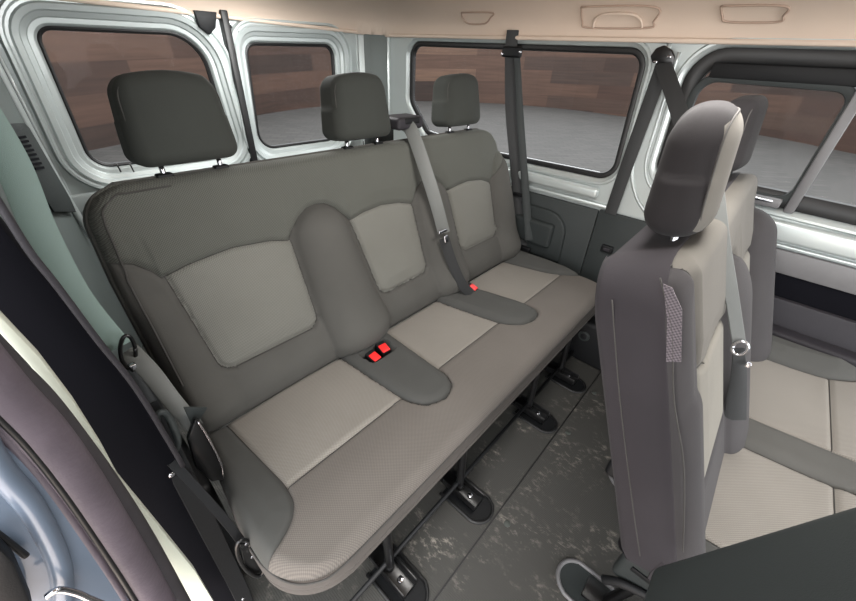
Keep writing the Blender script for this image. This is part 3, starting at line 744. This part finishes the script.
# pillar pressings between the windows
for pts, r in (([(XW-.002, .425, 1.36), (XW-.002, .418, 1.15), (XW-.002, .41, .95), (XW-.002, .36, .84), (XW-.002, .30, .78)], .007),
               ([(XW-.002, .385, 1.33), (XW-.002, .375, 1.10), (XW-.002, .36, .95), (XW-.002, .30, .87), (XW-.002, .2, .85)], .006)):
    tube('pillar_rib', pts, r, M['silver'], wr)
box('sill_flange', (XW-.016, .43, .752), (XW+.005, 1.86, .768), M['silver'], wr, .005)
# sill, rail and ledge along the middle row
box('sill_ledge', (XW-.028, -1.3, .80), (XW, .30, .868), M['silver'], w2w, .012, 4)
box('sill_bead', (XW-.020, -1.3, .782), (XW, .30, .792), M['silver'], w2w, .004)
S(box('trim_4', (1.700, -1.3, .695), (XW, .24, .775), M['rail_grey'], None, .003))
S(box('trim_5', (1.712, -1.3, .60), (XW-.001, .20, .695), M['soft_black'], None, .001))
st = thing('side_trim_panel', 'dark grey side trim with a ledge beside the middle-row bench', 'trim panel', (1.66, -.6, 0))
box('panel', (1.69, -1.3, .0), (1.716, .13, .61), M['trim_mid'], st, .008)
box('ledge', (1.625, -1.3, .40), (1.69, -.06, .515), M['trim_mid'], st, .014, 4)
for k in range(3): box('coat_hook', (1.62, -.145+.004*k, .445+.018*k), (1.64, -.105, .451+.018*k), M['black'], st, .002)
# rear side trims
tp = thing('side_trim_panel', 'dark trim panel with moulded armrest beside the rear bench, under the far rear window', 'trim panel', (1.70, .95, 0))
prism('panel', [(1.70, .466, .0), (1.70, 1.86, .0), (1.70, 1.86, .74), (1.70, .478, .74)], (.016, 0, 0), M['trim'], tp, .005)
P = []
for k in range(13):
    a = PI/2*k/12; P.append((1.692, .74-.095+.0-.0*a-.095*math.sin(a)+.05, .60-.0+.085*math.cos(a)))
arm = [(1.70, 1.0, .685)]+[(1.70, .70-.11*math.sin(PI/2*k/8), .575+.11*math.cos(PI/2*k/8)) for k in range(9)]+[(1.70, .585, .44), (1.70, 1.0, .44)]
prism('armrest_surround', arm, (-.022, 0, 0), M['trim'], tp, .008, seg=3)
rbox('armrest_pad', (1.672, .81, .565), (.022, .165, .062), .016, M['trim'], tp, n=4)
tp2 = thing('side_trim_panel', 'plain dark trim panel with a small latch behind the middle-row backrest', 'trim panel', (1.70, .30, 0))
prism('panel', [(1.70, .135, .0), (1.70, .464, .0), (1.70, .476, .745), (1.70, .135, .745)], (.016, 0, 0), M['trim'], tp2, .005)
q = at(607, 249, x=1.695)
rbox('latch', (1.696, q.y, q.z), (.010, .026, .017), .007, M['black'], tp2, n=2)
rbox('latch_catch', (1.687, q.y, q.z), (.004, .014, .007), .003, M['trim_mid'], tp2, n=2)
# wheel arch box with socket under the far end of the bench
wa = thing('wheel_arch_cover', 'black wheel arch cover on the floor behind the bench end by the far wall', 'cover', (1.66, .3, 0))
box('cover', (1.60, .16, .0), (1.695, .52, .24), M['black'], wa, .02, 4)
q = at(584, 336, x=1.598); cyl('socket', (1.602, q.y, q.z), .028, .008, (-1, 0, 0), M['trim'], wa, 20, .002)
cyl('socket_core', (1.594, q.y, q.z), .016, .004, (-1, 0, 0), M['black'], wa, 16, .001)

# ---- near body side behind the open door
wl = S(prism('wall_left', [(-.06, .66, -.02), (-.045, .66, -.02), (-.045, 1.25, -.02), (.035, 1.62, -.02), (.105, 1.96, -.02), (.13, 2.02, -.02), (-.06, 2.02, -.02)], (0, 0, 1.42), M['wall_grey'], None, .003))
tube('pillar_rib', [(.102, 1.93, 1.38), (.100, 1.93, 1.1), (.105, 1.93, .80), (.12, 1.93, .60)], .012, M['silver'], wl)
box('lower_beam', (.10, 1.93, .70), (.86, 1.96, .765), M['silver'], bpy.data.objects['door_1'], .006)
vn = thing('air_vent', 'dark louvred air vent on the near pillar left of the back door', 'vent', (.03, 1.6, .9))
def slp(px, py, o=.014):   # on the sloping pillar face
    d = _R*(px-428)/FPX + _U*(300.5-py)/FPX + _F; k = .2113
    t = (-.045+o-k*1.25)/(d[0]-k*d[1]); return Vector(CAM+d*t)
prism('grille_frame', [slp(*p) for p in ((2, 124), (22, 123), (27, 128), (68, 198), (74, 212), (52, 212), (2, 140))], (.006, -.003, 0), M['trim'], vn, .002)
for k in range(8):
    x, y = 15+2.6*k, 137+4.4*k
    prism('louvre', [slp(x, y, .022), slp(x+9, y-1.5, .022), slp(x+10, y+.8, .022), slp(x+1, y+2.3, .022)], (.004, -.002, 0), M['soft_black'], vn, 0)

# pillar trim (black), seal, pale strip, outer jamb: they lie one behind the other at the door opening
pt = thing('pillar_trim', 'black trim covering the pillar at the near door opening', 'trim panel', (-.05, .55, .9))
prism('cover', [at(*p, y=.56) for p in ((-60, 140), (0, 222), (30, 260), (57, 291), (100, 347), (127, 380), (150, 412), (185, 470), (215, 530), (250, 615), (200, 615), (150, 535), (80, 430), (30, 370), (-60, 270))], (0, .05, 0), M['soft_black'], pt, .006)
tube('edge_bead', [at(*p, y=.553) for p in ((-30, 160), (0, 205), (30, 252), (57, 286), (100, 343), (127, 376), (150, 410), (183, 466))], .0038, M['trim_mid'], pt, seg=8)
ps = S(prism('trim_6', [at(*p, y=.50) for p in ((-60, 235), (0, 316), (40, 358), (75, 404), (104, 450), (120, 480), (160, 528), (196, 572), (222, 615), (196, 615), (160, 562), (118, 505), (98, 462), (66, 412), (30, 366), (0, 334), (-60, 270))], (0, .02, 0), M['pale_strip'], None, .002))
seal = thing('door_seal', 'lavender-grey rubber seal curving along the near door opening', 'seal', (-.1, .43, .8))
cl = [(-40, 352), (0, 396), (40, 436), (75, 480), (105, 523), (135, 568), (162, 612)]
tube('seal_bulb', [at(*p, y=.44) for p in cl], .024, M['lav'], seal, sm=8, seg=20, flat=.8)
tube('seal_base', [at(*p, y=.455) for p in ((-40, 320), (0, 364), (40, 402), (75, 444), (110, 490), (145, 542), (178, 598), (186, 612))], .015, M['lav_dark'], seal, sm=8, seg=14, flat=.7)
tube('seal_lip', [at(p[0]-22, p[1]+14, y=.425) for p in cl], .0055, M['lav'], seal, sm=8)
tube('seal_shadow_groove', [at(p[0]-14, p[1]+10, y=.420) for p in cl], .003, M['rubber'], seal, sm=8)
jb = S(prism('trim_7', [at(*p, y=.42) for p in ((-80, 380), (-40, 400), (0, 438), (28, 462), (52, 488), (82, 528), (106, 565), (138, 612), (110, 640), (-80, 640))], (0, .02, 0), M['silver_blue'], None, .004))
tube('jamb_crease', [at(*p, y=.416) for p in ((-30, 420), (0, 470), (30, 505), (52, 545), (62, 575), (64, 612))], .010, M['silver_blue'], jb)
sk = thing('door_striker', 'black door striker block on the bluish jamb in the bottom corner', 'door striker', tuple(at(30, 560, y=.40)))
prism('block', [at(*p, y=.408) for p in ((-10, 525), (12, 548), (30, 590), (32, 620), (-20, 620))], (0, -.02, 0), M['black'], sk, .003)
tube('striker_loop', [at(*p, y=.395) for p in ((46, 597), (58, 590), (76, 593), (92, 600), (112, 608))], .0035, M['chrome'], sk)
tube('latch_slot', [at(*p, y=.411) for p in ((-5, 532), (12, 545), (26, 556))], .003, M['rubber'], sk)

# ================================================================== SEAT BELTS
# 1 near outer belt of the rear bench
b1 = thing('seat_belt', 'grey seat belt with a green light tint painted on, hanging down the near wall beside the rear bench', 'seat belt', (.02, .8, .9))
ribbon('webbing', [at(-55, 55, y=.92), at(8, 155, y=.88), at(40, 230, y=.84), at(77, 298, y=.80), at(118, 348, y=.765)], .043, M['belt_tinted'], b1)
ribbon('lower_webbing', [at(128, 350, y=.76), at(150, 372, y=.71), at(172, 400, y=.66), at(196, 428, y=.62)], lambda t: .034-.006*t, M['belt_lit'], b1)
ring = [at(128+13*math.cos(a)*.55+3*math.sin(a), 352+16*math.sin(a)*1.0-4*math.cos(a), y=.745) for a in [2*PI*k/16 for k in range(17)]]
tube('belt_guide_ring', ring, .0035, M['blackmetal'], b1, sm=2, seg=8)
rbox('tongue', at(133, 367, y=.73), (.006, .006, .008), .003, M['chrome'], b1, n=2)
bk = thing('belt_anchor', 'black belt anchor arm and stalk low beside the near end of the rear bench', 'belt anchor', (.04, .5, .5))
ribbon('anchor_strap', [at(172, 462, y=.56), at(200, 492, y=.53), at(228, 524, y=.50), at(246, 548, y=.48)], .016, M['black'], bk, th=.003)
ribbon('wide_strap', [at(146, 405, y=.60), at(172, 455, y=.57), at(205, 520, y=.54), at(240, 590, y=.52), at(252, 620, y=.51)], .034, M['black'], bk, th=.003)
tube('hook_handle', [at(*p, y=.575) for p in ((156, 428), (158, 414), (166, 414), (173, 426), (177, 442), (172, 458), (166, 468))], .0075, M['trim'], bk, flat=.7)
prism('latch_plate', [at(*p, y=.60) for p in ((196, 420), (203, 424), (224, 466), (224, 480), (212, 482), (196, 468), (188, 440))], (0, .012, 0), M['blackmetal'], bk, .003)
tube('latch_edge', [at(*p, y=.594) for p in ((198, 422), (208, 438), (221, 464), (223, 476))], .0022, M['chrome'], bk, seg=6)
prism('finger_tab', [at(*p, y=.62) for p in ((184, 408), (208, 408), (200, 420), (192, 426))], (0, .006, 0), M['trim'], bk, .002)
ring = [at(250+15*math.cos(a)*.8+6*math.sin(a), 558+18*math.sin(a)+2*math.cos(a), y=.475) for a in [2*PI*k/16 for k in range(17)]]
tube('anchor_ring', ring, .004, M['blackmetal'], bk, sm=2)
prism('anchor_plate', [at(*p, y=.48) for p in ((240, 545), (250, 542), (263, 560), (267, 574), (258, 580), (246, 568))], (0, .008, 0), M['blackmetal'], bk, .002)
for p in ((171, 474), (243, 598), (246, 543), (252, 556)):
    q = at(*p, y=.473); cyl('rivet', q, .004, .004, (0, -1, 0), M['chrome'], bk, 10, .001)
wd = thing('side_trim_panel', 'dark lower trim behind the belts at the near end of the rear bench', 'trim panel', (-.02, .8, 0))
box('panel', (-.044, .62, .0), (-.030, 1.6, .80), M['black'], wd, .004)
box('wheel_arch', (-.03, .66, .0), (.035, 1.3, .42), M['black'], wd, .02, 3)

# 2 centre belt of the rear bench (comes out of the backrest top)
b2 = thing('seat_belt', 'grey centre seat belt running down the front of the rear bench from its top edge', 'seat belt', (1.03, .9, 1.0))
def bk1(px, py, off=.0):   # on the backrest face
    d = _R*(px-428)/FPX + _U*(300.5-py)/FPX + _F
    s = (.79-T1*.45-off-(CAM[1]-T1*CAM[2]))/(d[1]-T1*d[2]); return Vector(CAM+d*s)
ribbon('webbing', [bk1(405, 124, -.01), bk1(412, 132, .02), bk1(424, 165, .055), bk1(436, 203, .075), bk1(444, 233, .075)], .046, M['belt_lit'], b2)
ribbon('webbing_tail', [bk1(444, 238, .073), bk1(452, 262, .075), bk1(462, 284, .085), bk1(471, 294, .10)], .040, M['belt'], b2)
for (pp, off, w_, h_) in (((443.5, 231), .083, .027, .006), ((446, 239), .084, .010, .014)):
    q = bk1(*pp, off); rbox('tongue', q, (w_, .004, h_), .003, M['chrome'], b2, n=2, rot=Matrix.Rotation(-.28, 3, 'X'))
gq = bk1(405, 124, -.02)
gb = rbox('belt_guide', (gq.x, gq.y+.012, gq.z+.006), (.062, .045, .020), .012, M['trim_mid'], b2, n=3)
rbox('belt_guide_slot', (gq.x+.004, gq.y-.022, gq.z+.014), (.036, .014, .010), .006, M['black'], b2, n=2)
box('retractor_cover', (gq.x-.06, gq.y+.115, .84), (gq.x+.06, gq.y+.16, gq.z-.01), M['trim'], b2, .012)

# 3 far outer belt of the rear bench
b3 = thing('seat_belt', 'black seat belt hanging from the roof edge across the far rear window', 'seat belt', (1.66, .95, 1))
ribbon('webbing', [at(513, 30, x=1.695), at(511, 52, x=1.692), at(511, 110, x=1.69), at(515, 160, x=1.685), at(522, 250, x=1.655)], .052, M['belt'], b3)
ribbon('webbing_fold', [at(517, 52, x=1.684), at(520, 110, x=1.676), at(524, 170, x=1.665), at(529, 240, x=1.64)], lambda t: .024+.016*t, M['trim'], b3)
q = at(512, 52, x=1.680); rbox('roof_guide', q, (.012, .048, .020), .009, M['black'], b3, n=3)
for p in ((502, 54), (520, 52)): q = at(*p, x=1.665); rbox('guide_rivet', q, (.003, .006, .004), .0025, M['chrome'], b3, n=1)
q = at(519, 195, x=1.660); rbox('tongue_stop', q, (.006, .034, .008), .005, M['black'], b3, n=2)
q = at(524, 250, x=1.650); rbox('floor_anchor', q, (.012, .034, .022), .008, M['black'], b3, n=2)
tube('anchor_cable', [at(506, 243, x=1.60), at(514, 252, x=1.60), at(524, 262, x=1.60)], .004, M['blackmetal'], b3, seg=6)

# 4 pillar belt of the middle row, both runs through its guide
b4 = thing('seat_belt', 'black seat belt looped through the guide on the pillar between the far windows', 'seat belt', (1.69, .4, 1.3))
ribbon('webbing', [at(664, 62, x=1.695), at(645, 115, x=1.70), at(627, 165, x=1.70), at(610, 214, x=1.695)], .050, M['belt'], b4, face=(-1, 0, 0))
ribbon('shoulder_webbing', [at(662, 62, x=1.675), at(672, 90, x=1.60), at(684, 128, x=1.50), at(694, 160, x=1.42)], .048, M['belt'], b4)
prism('belt_guide', [at(*p, x=1.668) for p in ((652, 63), (650, 56), (656, 48), (664, 45), (672, 50), (675, 57), (673, 66), (663, 63))], (.018, 0, 0), M['blackmetal'], b4, .004, seg=3)
for p in ((655, 62), (669, 57)): q = at(*p, x=1.665); rbox('guide_rivet', q, (.003, .007, .004), .0025, M['chrome'], b4, n=1)

# 5 centre belt of the middle row
b5 = thing('seat_belt', 'thin grey seat belt with chrome tongue across the middle-row backrest', 'seat belt', (1.0, -.1, .9))
XB = .925
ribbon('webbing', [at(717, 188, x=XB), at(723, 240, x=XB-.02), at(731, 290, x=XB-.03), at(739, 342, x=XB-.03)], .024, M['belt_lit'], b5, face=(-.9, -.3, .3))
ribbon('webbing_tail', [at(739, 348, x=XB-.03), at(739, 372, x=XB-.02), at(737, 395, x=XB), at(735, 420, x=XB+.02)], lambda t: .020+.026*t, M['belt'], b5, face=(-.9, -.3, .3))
q = at(740, 348, x=XB-.035); rr = [q+Vector((0, .012*math.cos(a), .017*math.sin(a))) for a in [2*PI*k/12 for k in range(13)]]
tube('tongue', rr, .0035, M['chrome'], b5, sm=2, seg=8)
rbox('tongue_stud', at(748, 365, x=XB-.03), (.004, .005, .006), .0025, M['chrome'], b5, n=1)

# ================================================================== OUTSIDE
S(box('ground', (-9, -8, -.65), (20.0, 15.0, -.57), M['paving'], None, 0))
path = smooth_path([(-9, 4.5, 0), (-4, 7.4, 0), (1.35, 10.0, 0), (6.3, 12.9, 0), (9.6, 13.9, 0), (13.7, 14.0, 0), (17.3, 11.9, 0), (19.2, 8.7, 0), (19.3, 4.8, 0), (19.0, 1.0, 0), (17.2, -1.8, 0), (14, -5.5, 0)], 6)
def plank_wall():
    vs = []; fs = []; us = []; L = 0
    for i, p in enumerate(path):
        if i: L += (p-path[i-1]).length
        t = (path[min(i+1, len(path)-1)]-path[max(i-1, 0)]).normalized(); n = Vector((-t.y, t.x, 0))*.2
        vs += [(p.x, p.y, -.57), (p.x, p.y, 3.9), (p.x+n.x, p.y+n.y, 3.9), (p.x+n.x, p.y+n.y, -.57)]; us += [(L, -.57), (L, 3.9), (L, 4.1), (L, -.6)]
    for i in range(len(path)-1):
        for k in range(4): a = i*4+k; b = i*4+(k+1) % 4; fs.append((a, b, b+4, a+4))
    fs.append((0, 3, 2, 1)); e = (len(path)-1)*4; fs.append((e, e+1, e+2, e+3))
    o = from_data('wall_back', vs, fs, M['planks'], None, smooth=False)
    uv = o.data.uv_layers.new(name='plank_uv')
    for lp in o.data.loops: uv.data[lp.index].uv = us[lp.vertex_index]
    return S(o)
plank_wall()

# ================================================================== LIGHT
w = bpy.data.worlds.new('world'); bpy.context.scene.world = w; w.use_nodes = True
bg = w.node_tree.nodes['Background']; bg.inputs[0].default_value = (.95, .98, 1.0, 1); bg.inputs[1].default_value = 3.2
def area(name, loc, target, size, power, col):
    l = bpy.data.lights.new(name, 'AREA'); l.energy = power; l.size = size; l.color = col
    o = bpy.data.objects.new(name, l); C.objects.link(o); o.location = loc
    o.rotation_euler = (Vector(target)-Vector(loc)).to_track_quat('-Z', 'Y').to_euler(); return o
area('daylight_open_side_door', (-1.5, -.25, 1.35), (1.0, .4, .5), 1.6, 20, (1.0, .99, .98))
area('daylight_front', (.8, -2.0, 1.35), (.9, 1.0, .7), 1.2, 22, (1.0, .96, .94))
area('bounce_from_ground_at_door', (-.9, -.2, .1), (.9, .6, 1.6), 1.2, 15, (1.0, .82, .70))
area('interior_fill_light', (.85, .15, 1.47), (.85, .25, 0), .35, 10, (1.0, .97, .93))  # added fill under the roof, no lamp there; brightens cushions and floor
area('load_area_fill_light', (.85, 1.55, 1.46), (.85, 1.6, 0), .35, 10, (1.0, 1.0, .98))  # added fill above the load area, no fitting; brightens the rear metalwork
vs = bpy.context.scene.view_settings
vs.view_transform = 'Standard'; vs.look = 'None'; vs.exposure = .5; vs.gamma = 1; vs.use_curve_mapping = False
